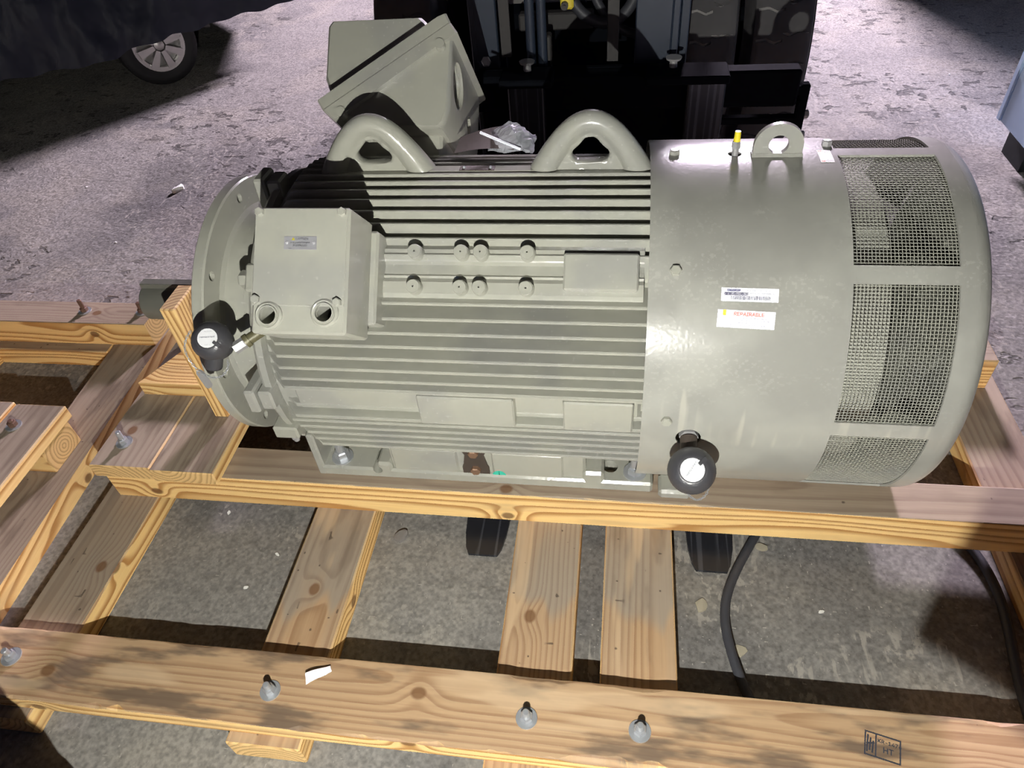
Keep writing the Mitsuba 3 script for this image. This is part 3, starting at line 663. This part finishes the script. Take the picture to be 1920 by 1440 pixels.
h2 = sensor_head(hr, unit(A(-.05, -.60, .80)), (.75, .5, .5), [((.1330, .840, .417), (.1330, .862, .416), .0145, 'dull_zinc', True), ((.1335, .80, .400), (.1330, .842, .415), .0150, 'brown_steel', False), ((.1330, .86, .416), (.1330, .92, .416), .0105, 'dull_zinc', False)], (.0, .55, -.8), .25, 'black thermocouple head below the cowl')
c2 = obj('chain', chain(spline([hr + A(-.017, -.012, -.012), hr + A(-.010, -.020, -.026), hr + A(.0, -.024, -.040), hr + A(.014, -.022, -.050), hr + A(.026, -.014, -.046), hr + A(.030, -.004, -.040)]), 22), 'zinc', h2)
obj('support_strap', rbox(.060, .110, .940, .952, .2195, .2225, .001) + hexhead((.112, .945, .205), (0, -1, 0), .012, .012), 'zinc', M)
obj('conduit_plug', rbox(.10, .165, .905, .955, .1516, .176, .006), 'paint', M)

# ================================================================== PLASTIC BAG on the motor
def crumple(nu, nv, fn):
    V = np.array([fn(u, v) for u in np.linspace(0, 1, nu) for v in np.linspace(0, 1, nv)])
    F = []
    for i in range(nu - 1):
        for j in range(nv - 1):
            a = i * nv + j; F += [(a, a + 1, a + nv + 1), (a, a + nv + 1, a + nv)]
    return trimesh.Trimesh(V, F, process=False)
def bagfn(u, v):
    n = meshkit.fbm(np.array([[u * 5, v * 5, 2.0]]), 3)[0] - .5; n2 = abs(meshkit.fbm(np.array([[u * 7 + 3, v * 6, 8.0]]), 3)[0] - .5)
    h = .026 * math.sin(math.pi * min(1, u * 1.02)) ** .7 * (math.sin(math.pi * v) ** .6) + .035 * n2 * math.sin(math.pi * v)
    return (-.258 + .088 * u + .02 * n, YC + .085 + .085 * v + .02 * n - .012 * (u > .8), ZC + .309 + .001 + max(0, h * (1.15 - .5 * abs(u - .4))))
bg = thing('plastic_bag', 'crumpled clear plastic bag lying on top of the motor between the lifting rings', 'bag')
b1 = crumple(17, 14, bagfn)
obj('film', b1, 'bag_film', bg, smooth=False)
obj('paper_slip', crumple(8, 6, lambda u, v: (-.318 + .115 * u, YC + .075 + .07 * v + .01 * u, ZC + .313 + .018 * u * v + .006 * math.sin(3 * u))), 'brown_steel', bg, smooth=False)
obj('seal_rod', cyl((-.268, YC + .098, ZC + .343), (-.190, YC + .082, ZC + .316), .0028, n=10), 'cloudy_plastic', bg)

# ================================================================== FORKLIFT behind the motor
K = thing('forklift', 'dark forklift with its forks run under the motor skid', 'forklift')
def fork(x, tilt=0):
    w = .050
    blade = hull([(x + s * q, y, z) for s in (-1, 1) for q, y in ((.032, .832), (.040, .850), (.0465, .885), (w, .94)) for z in (.003, .010 + .03 * (y - .832))])
    blade = blade + hull([(x + s * w, y, z) for s in (-1, 1) for y, z in ((.93, .003), (.93, .014), (2.0, .003), (2.0, .045))])
    return blade + rbox(x - w, x + w, 1.96, 2.005, .003, .60, .004)
obj('fork', fork(-.272), 'fork_steel', K); obj('fork', fork(.220), 'fork_steel', K)
obj('carriage_bar', rbox(-.58, .47, 2.005, 2.06, .50, .60, .006), 'truck_black', K)
obj('carriage_bar', rbox(-.58, .47, 2.005, 2.06, .10, .20, .006), 'truck_black', K)
obj('carriage_plate', rbox(-.42, .22, 2.06, 2.085, .10, .60, .004), 'truck_black', K)
for x0, x1 in ((-.345, -.195), (.055, .278)):
    obj('bracket', rbox(x0, x1, 1.955, 2.06, .585, .608, .004), 'truck_black', K)
for x, y in ((-.272, 2.03), (.131, 2.03)):
    obj('fork_pin', cyl((x, y, .60), (x, y, .630), .011, n=20) + cyl((x, y, .628), (x, y, .634), .020, .022, 24), 'dull_zinc', K)
obj('step_frame', rbox(.24, .50, 2.03, 2.06, .52, .545, .004) + rbox(.48, .505, 2.03, 2.06, .25, .55, .004) + rbox(.24, .50, 2.03, 2.06, .44, .46, .004), 'truck_black', K)
for z in (.40, .46): obj('frame_bolt', hexhead((.505, 2.05, z), (1, 0, 0), .02, .014), 'dull_zinc', K)
obj('inner_strip', rbox(-.06, .08, 2.0, 2.004, .345, .352, .001), 'truck_grey', K)
def channel(x0, x1, y0, y1, z0, z1, t=.016, open_=1):
    m = rbox(x0, x1, y0, y1, z0, z1, .003)
    return m - (rbox(x0 + t, x1 + .1, y0 + t, y1 - t, z0 - 1, z1 + 1, .001) if open_ > 0 else rbox(x0 - .1, x1 - t, y0 + t, y1 - t, z0 - 1, z1 + 1, .001))
# mast rails, chains and cylinders
obj('mast_rail', rbox(-.445, -.425, 2.12, 2.28, .12, 2.3, .003) + rbox(-.43, -.365, 2.12, 2.14, .12, 2.3, .003) + rbox(-.43, -.365, 2.26, 2.28, .12, 2.3, .003), 'truck_blue', K)
obj('mast_rail', rbox(.125, .145, 2.12, 2.28, .12, 2.3, .003) + rbox(.025, .125, 2.12, 2.14, .12, 2.3, .003) + rbox(.06, .125, 2.26, 2.28, .12, 2.3, .003), 'truck_blue', K)
obj('side_rail', rbox(-.51, -.455, 2.17, 2.33, .12, 2.3, .003), 'truck_black', K)
obj('side_rail', rbox(.15, .175, 2.17, 2.33, .12, 2.3, .003), 'truck_blue', K)
obj('lift_chain', rbox(-.355, -.325, 2.105, 2.112, .62, 2.1, .001), 'truck_grey', K)
obj('lift_chain', rbox(-.052, -.020, 2.105, 2.112, .60, 2.1, .001), 'truck_grey', K)
for x in (-.300, -.267):
    obj('lift_cylinder', cyl((x + .03, 2.12, .585), (x + .03, 2.12, 2.0), .0135, n=24), 'truck_blue', K)
obj('rail_foot_bolt', hexhead((-.40, 2.10, .61), (0, -1, .5), .025, .015), 'dull_zinc', K)
obj('cross_member', rbox(-.33, -.10, 2.32, 2.36, .62, .67, .005), 'truck_grey', K)
obj('cross_member', rbox(-.36, .13, 2.30, 2.34, .80, .84, .005), 'truck_blue', K)
obj('hose', tube(spline([(-.22, 2.25, 1.1), (-.18, 2.22, .85), (-.12, 2.19, .70), (-.05, 2.18, .68), (.02, 2.18, .74), (.06, 2.2, 1.0)]), .016, 12), 'hose', K, smooth=True)
obj('hose', tube(spline([(.0, 2.3, 1.1), (-.04, 2.25, .9), (-.10, 2.23, .78), (-.02, 2.2, .66), (.05, 2.2, .64)]), .013, 12), 'hose', K, smooth=True)
obj('hose_clip', rbox(-.24, -.215, 2.15, 2.19, .56, .66, .004), 'truck_grey', K)
obj('strut', hull([(-.24, 2.3, .95), (-.2, 2.3, .95), (-.17, 2.3, .72), (-.12, 2.3, .70), (-.24, 2.34, .95), (-.2, 2.34, .95), (-.17, 2.34, .72), (-.12, 2.34, .70)]), 'truck_blue', K)
obj('roller_bracket', rbox(-.180, -.144, 2.09, 2.105, .744, .785, .006) + rbox(-.24, -.16, 2.10, 2.112, .775, .79, .003), 'truck_yellow', K, label='small yellow roller bracket')
obj('roller', cyl((-.168, 2.076, .757), (-.168, 2.093, .757), .010, n=28) + cyl((-.168, 2.07, .757), (-.168, 2.08, .757), .005, n=16), 'truck_grey', K)
obj('front_axle', rbox(-.85, .58, 2.80, 2.98, .30, .52, .02), 'truck_black', K)
obj('chassis', hull([(-.50, 2.5, .30), (.30, 2.5, .30), (-.50, 4.3, .2), (.30, 4.3, .2), (-.50, 2.5, .62), (.30, 2.5, .62), (-.52, 4.3, 1.05), (.32, 4.3, 1.05), (-.52, 3.4, 1.05), (.32, 3.4, 1.05)]), 'truck_black', K)
obj('dash_panel', hull([(-.42, 2.52, .60), (.22, 2.52, .60), (-.42, 2.75, 1.05), (.22, 2.75, 1.05), (-.42, 2.80, .60), (.22, 2.80, .60)]), 'broken_concrete', K)
for x in (-.46, .28):
    obj('guard_post', tube([(x, 2.7, .6), (x, 2.75, 1.1), (x, 3.1, 2.05)], .03, 10) , 'truck_black', K)
    obj('guard_post', tube([(x, 4.2, .9), (x, 4.15, 2.05)], .03, 10), 'truck_black', K)
obj('overhead_guard', rbox(-.48, .30, 3.05, 4.2, 2.04, 2.08, .01) - rbox(-.38, .20, 3.15, 4.1, 1.9, 2.2, .01), 'truck_black', K)
def tyre(x0, x1, y, z, r, name='tyre'):
    w = x1 - x0; xm = (x0 + x1) / 2; h = w / 2
    pr = [(.19, -h + .01), (.27, -h), (r - .035, -h), (r - .008, -h + .012), (r, -h + .03), (r, h - .03), (r - .008, h - .012), (r - .035, h), (.27, h), (.19, h - .01)]
    m = lathe(pr, (xm, y, z), (1, 0, 0), 96)
    # zigzag grooves
    for k in range(30):
        a = math.radians(12 * k); er = A(0, -math.cos(a), math.sin(a)); et = A(0, math.sin(a), math.cos(a))
        for s in (-1, 1):
            zz = [(0.0, .008), (.022, .0), (.050, .012), (h + .01, .004)]
            for (u0, v0), (u1, v1) in zip(zz[:-1], zz[1:]):
                P = []
                for u, v in ((u0, v0), (u1, v1)):
                    for dv in (-.0042, .0042):
                        for rr in (r - .006, r + .004): P.append(A(xm, y, z) + A(1, 0, 0) * s * u + et * (v + dv + (.018 if s > 0 else -.005)) + er * rr)
                m = m - hull(P)
    t = obj(name, m, 'rubber', K, smooth=40)
    obj('groove_lining', lathe([(r - .012, -h + .02), (r - .0052, -h + .02), (r - .0052, h - .02), (r - .012, h - .02)], (xm, y, z), (1, 0, 0), 72), 'groove_dust', t)
    obj('hub', lathe([(.02, -h * .6), (.19, -h * .6), (.19, h * .6), (.02, h * .6)], (xm, y, z), (1, 0, 0), 40), 'truck_grey', t)
tyre(.185, .358, 2.88, .43, .43); tyre(.392, .592, 2.88, .43, .43); tyre(-.86, -.64, 2.88, .43, .43)
# ================================================================== COVERED CART, upper left
Wc, Ec, Nc = A(-2.46, 3.63, 0), A(s2, s2, 0), A(s2, -s2, 0)
V_ = thing('covered_cart', 'low cart or trailer hidden under a black cloth cover with one small wheel showing', 'vehicle')
def cart(s, o, z): return Wc + Ec * s + Nc * o + A(0, 0, z)
SB = [(-2.6, .30), (-1.2, .285), (-.728, .262), (-.598, .238), (-.414, .222), (-.16, .236), (-.066, .242), (.195, .255), (.467, .250), (.761, .262), (1.4, .27)]
def coverfn():
    ns, nh = 150, 44; V = []
    for i in range(ns):
        s = -2.6 + 3.42 * i / (ns - 1); zb = float(np.interp(s, [q[0] for q in SB], [q[1] for q in SB])) + .012 * math.sin(s * 23) * math.sin(s * 9)
        for j in range(nh):
            v = j / (nh - 1)
            if v < .62: q = v / .62; o, z = .075 - .10 * q ** 1.5, zb + (.95 - zb) * q
            else: q = (v - .62) / .38; o, z = -.015 - 1.15 * q, 0.95 + .12 * math.sin(q * math.pi) * (1 - .3 * q)
            f = meshkit.fbm(np.array([[s * 3.4 + .6 * v, v * 2.2, 1.5]]), 4)[0] - .5
            f2 = abs(meshkit.fbm(np.array([[s * 5.5 - 2 * v, v * 2.0 + 4, 6.5]]), 3)[0] - .5)
            k = .18 * f + .10 * (.2 - f2); k *= (1 - .5 * v) * (1 - .85 * min(1, max(0, (s - .05) / .35)))
            V.append(cart(s, o + k, z + .04 * f * (v > .05)))
    F = []
    for i in range(ns - 1):
        for j in range(nh - 1):
            a = i * nh + j; F += [(a, a + nh, a + nh + 1), (a, a + nh + 1, a + 1)]
    return trimesh.Trimesh(V, F, process=False)
obj('cover', coverfn(), 'cover_cloth', V_, smooth=True, label='wrinkled black cloth cover')
leak_block = lambda a, b, o1: hull([cart(s, o, z) for s in (a, b) for o in (-.12, o1) for z in (.268, .80)])  # hidden blocks added behind the cover to stop lamp light leaking under it
obj('body', leak_block(.24, .80, .015) + leak_block(-2.4, -.23, -.045) + hull([cart(s, o, z) for s in (-2.4, .80) for o, z in ((-.11, .262), (-.60, .12), (-1.05, .12), (-.14, .90), (-1.05, .90))]), 'truck_black', V_, smooth=False)
hubc = cart(.02, .0, .205)
tyrem = lathe([(.128, -.10), (.150, -.112), (.180, -.110), (.200, -.095), (.206, -.07), (.206, -.015), (.200, .005), (.185, .014), (.165, .016), (.134, .008), (.128, -.005)], hubc, Nc, 80)
for k in range(40):
    a = 2 * math.pi * k / 40; ea, eb, ed = basis(Nc); er = ea * math.cos(a) + eb * math.sin(a); et = np.cross(ed, er)
    tyrem = tyrem - tm(rbox(-.0025, .0025, .196, .22, -.12, .0, .0005), hubc, et, er, np.cross(et, er))
w = obj('wheel', tyrem, 'cart_rubber', V_, smooth=30, label='small road wheel with a bright spoked rim')
rim = lathe([(.112, .010), (.134, .012), (.136, .004), (.128, -.02), (.128, -.10), (.122, -.10), (.118, -.02)], hubc, Nc, 72)
rim = rim + lathe([(.02, -.055), (.118, -.055), (.118, -.048), (.02, -.048)], hubc, Nc, 48)
for k in range(8):
    a = 2 * math.pi * k / 8 + .22; ea, eb, ed = basis(Nc); er = ea * math.cos(a) + eb * math.sin(a); et = np.cross(ed, er)
    sp = hull([(s * w_, r_, z_) for s in (-1, 1) for w_, r_, z_ in ((.011, .03, .004), (.011, .03, -.03), (.009, .085, -.002), (.010, .085, -.03), (.020, .116, .004), (.020, .116, -.03))])
    rim = rim + tm(sp, hubc, et, er, np.cross(et, er))
    for o in (-.011, .011):
        rim = rim + cyl(hubc + er * .108 + et * o + Nc * .002, hubc + er * .108 + et * o + Nc * .0075, .0036, n=10)
for k in range(16):
    a = 2 * math.pi * k / 16 + .1; ea, eb, ed = basis(Nc); er = ea * math.cos(a) + eb * math.sin(a)
    rim = rim + cyl(hubc + er * .123 + Nc * .010, hubc + er * .123 + Nc * .0145, .003, n=8)
obj('rim', rim, 'wheel_silver', w)
obj('hub_cap', lathe([(0, -.03), (.030, -.03), (.031, .012), (.026, .022), (.012, .026), (0, .0265)], hubc, Nc, 40), 'wheel_silver', w)
obj('frame_bar', tube([cart(.10, -.06, .250), cart(.27, -.05, .232), cart(.325, -.04, .226)], .018, 10), 'truck_grey', V_, smooth=True)

# ================================================================== BLUE MACHINE, right edge
B = thing('machine_cabinet', 'pale blue steel machine cabinet on dark legs at the right edge', 'cabinet')
obj('side_panel', rbox(1.374, 1.395, 1.75, 2.735, .122, 1.55, .003), 'machine_blue', B)
obj('corner_post', rbox(1.368, 1.42, 2.739, 2.766, .122, 1.56, .003), 'machine_blue', B)
obj('body', rbox(1.396, 2.1, 1.75, 2.738, .122, 1.55, .003), 'machine_blue', B)
obj('leg', rbox(1.425, 1.50, 2.58, 2.745, 0, .123, .002) + rbox(1.455, 1.462, 1.8, 2.60, 0, .123, .001), 'machine_dark', B)
obj('leg', rbox(1.95, 2.05, 2.58, 2.70, 0, .123, .002), 'machine_dark', B)
# an unseen cabinet, added farther back to shadow the upper right floor
G = thing('shadow_cabinet', 'dark steel cabinet added out of view behind the blue machine to cast a shadow', 'cabinet')
obj('carcass', rbox(1.33, 2.57, 5.6, 6.2, 0, 1.4, .006), 'truck_grey', G)
obj('door', rbox(1.34, 1.945, 5.58, 5.6, .05, 1.37, .003), 'truck_grey', G); obj('door', rbox(1.955, 2.56, 5.58, 5.6, .05, 1.37, .003), 'truck_grey', G)

# ================================================================== LOOSE THINGS
def hose_path(pts, z=.012):
    return spline([(x, y, z + dz) for x, y, dz in pts], 60)
pth = hose_path([(.50, 1.32, 0), (.40, 1.10, 0), (.318, .925, .0), (.264, .823, 0), (.238, .737, 0), (.243, .659, 0), (.264, .579, 0), (.30, .50, 0), (.345, .40, 0)])
obj('rubber_hose', tube(pth, .0095, 12), 'hose', smooth=True, label='thin grey rubber hose curving over the floor past the right fork tip', cat_='hose')
pth2 = hose_path([(.60, 1.20, 0), (.70, 1.02, 0), (.755, .93, 0), (.772, .83, 0), (.767, .762, 0), (.750, .66, 0), (.742, .58, 0), (.735, .45, 0)])
obj('rubber_hose', tube(pth2, .0095, 12), 'hose', smooth=True, label='second grey rubber hose in the shade beside the far right slat of the skid', cat_='hose')
def chip(cx, cy, cz, w, l, h, rot, seed, name, mat, label, cat_, group=None):
    r = random.Random(seed); P = []
    for k in range(9):
        a = 2 * math.pi * k / 9; q = r.uniform(.75, 1.1)
        for z in (0, h * r.uniform(.5, 1)):
            u, v = w * q * math.cos(a), l * q * math.sin(a)
            P.append((cx + u * math.cos(rot) - v * math.sin(rot), cy + u * math.sin(rot) + v * math.cos(rot), cz + z))
    return obj(name, hull(P), mat, smooth=False, label=label, cat_=cat_, group=group)
scene['chip_white'] = principled((.70, .70, .66), .6, .3)
scene['chip_dust'] = principled((.33, .30, .23), .8, .2)
chip(-1.822, 2.463, 0, .012, .030, .022, -.5, 1, 'paint_chip', 'chip_white', 'pale curled flake standing on the open floor left of the motor', 'chip')
for k, (x, y, lab) in enumerate(((-.907, .902, 'tiny white flake on the concrete just below the timber, left of the inner slat'),
                                 (-.743, .799, 'white flake lying close to the left edge of the inner slat under the motor'),
                                 (-.783, .712, 'pale flake in the middle of the bare floor between the two left slats'),
                                 (-2.267, 2.497, 'small white flake on the open floor left of the curled paint flake'),
                                 (-1.882, 2.071, 'small pale flake on the open floor above the empty skid'),
                                 (.429, .762, 'small pale flake on the shaded floor right of the rubber hose'),
                                 (1.463, 3.505, 'white flake on the pitted floor near the blue cabinet'))):
    chip(x, y, 0, .0035, .006, .004, k, 20 + k, 'paint_speck', 'chip_white', lab, 'flake', 'white flakes on the floor')
for k, (x, y, w, lab) in enumerate(((.195, .755, .013, 'loose tan dirt left of the rubber hose, past the fork tip'), (.330, .905, .010, 'small tan dirt clump right of the hose, under the motor timber'), (.262, .665, .012, 'tan dirt clump touching the lower bend of the rubber hose'))):
    chip(x, y, 0, w, w * 1.3, .005, k, 50 + k, 'dirt_clump', 'chip_dust', lab, 'dirt', 'dirt clumps by the hose')
chip(-.468, .868, 0, .020, .013, .012, .8, 61, 'stone', 'broken_concrete', 'grey chip of broken concrete between the first two inner slats', 'stone')
chip(1.02, 2.02, 0, .055, .035, .012, .2, 63, 'stone', 'broken_concrete', 'flat piece of broken concrete on the floor behind the cowl', 'stone')
pc = crumple(9, 5, lambda u, v: (-.531 + .040 * u - .004 * v, .478 + .028 * u + .016 * v * (1 - .5 * u), .1035 + .012 * v * (1 - .3 * u) + .002 * math.sin(5 * u)))
obj('paper_scrap', pc, 'paper', smooth=False, label='torn white label scrap stapled to the front board', cat_='paper')

# ================================================================== LAMP STAND, and an unseen DRUM added to cast a shadow
WL = thing('work_light', 'tripod work light with a side shade added to cast a shadow, standing in front of the skid', 'lamp')
obj('bulb', trimesh.creation.icosphere(2, LAMP_R).apply_translation(LAMP), None, WL, smooth=False, emitter={'type': 'area', 'radiance': {'type': 'rgb', 'value': LAMP_RADIANCE}})
obj('reflector', lathe([(.012, -.030), (.045, .004), (.043, .004), (.010, -.028)], LAMP, (0, 1, -.15), 32), 'truck_black', WL)
obj('stem', cyl(LAMP + A(0, -.028, 0), LAMP + A(0, -.06, .004), .012, n=16) + cyl(LAMP + A(0, -.06, 0), (LAMP[0], LAMP[1] - .06, .55), .012, n=16), 'truck_black', WL)
az = [math.radians(a) for a in np.linspace(32.6, 80, 12)]; rd = .25
sh = [(LAMP[0] + (rd + t) * math.sin(a), LAMP[1] + (rd + t) * math.cos(a)) for t, seq in ((0, az), (.002, az[::-1])) for a in seq]
obj('side_shade', prism(sh, .20, (0, 0, LAMP[2] - rd * math.tan(math.radians(40.9))), (1, 0, 0), (0, 1, 0), (0, 0, 1)), 'truck_black', WL, smooth=False)  # unseen shade, added and shaped to cast the soft shadow at lower right
obj('shade_arm', tube([(LAMP[0] + .02, LAMP[1] - .05, LAMP[2] - .02), (LAMP[0] + .18, LAMP[1] - .06, LAMP[2] - .05), (LAMP[0] + rd * math.sin(az[-1]), LAMP[1] + rd * math.cos(az[-1]), LAMP[2] - .06)], .004, 8), 'truck_black', WL)
for k in range(3):
    a = 2 * math.pi * k / 3 + .5
    obj('leg', cyl((LAMP[0], LAMP[1] - .06, .60), (LAMP[0] + .34 * math.cos(a), LAMP[1] - .06 + .34 * math.sin(a), 0), .009, n=12), 'truck_black', WL)
D = thing('shadow_drum', 'blue steel drum added out of view in front of the skid to shadow its left end', 'drum')  # unseen drum, added to cast the curved shadow at lower left
dc = A(-.835, -.105, 0)
pr = [(0, .004), (.27, .004), (.285, 0), (.290, .006), (.285, .012), (.285, .29), (.291, .30), (.285, .31), (.285, .58), (.291, .59), (.285, .60), (.285, .868), (.290, .874), (.285, .880), (.280, .874), (.278, .862), (0, .862)]
obj('shell', lathe(pr, dc, (0, 0, 1), 72), 'drum_blue', D)
obj('bung', cyl(dc + A(.18, 0, .860), dc + A(.18, 0, .872), .03, n=24), 'zinc', D)

TAB = [mi.Float(np.array([b[k] for b in BOARD], np.float32)) for k in range(8)]
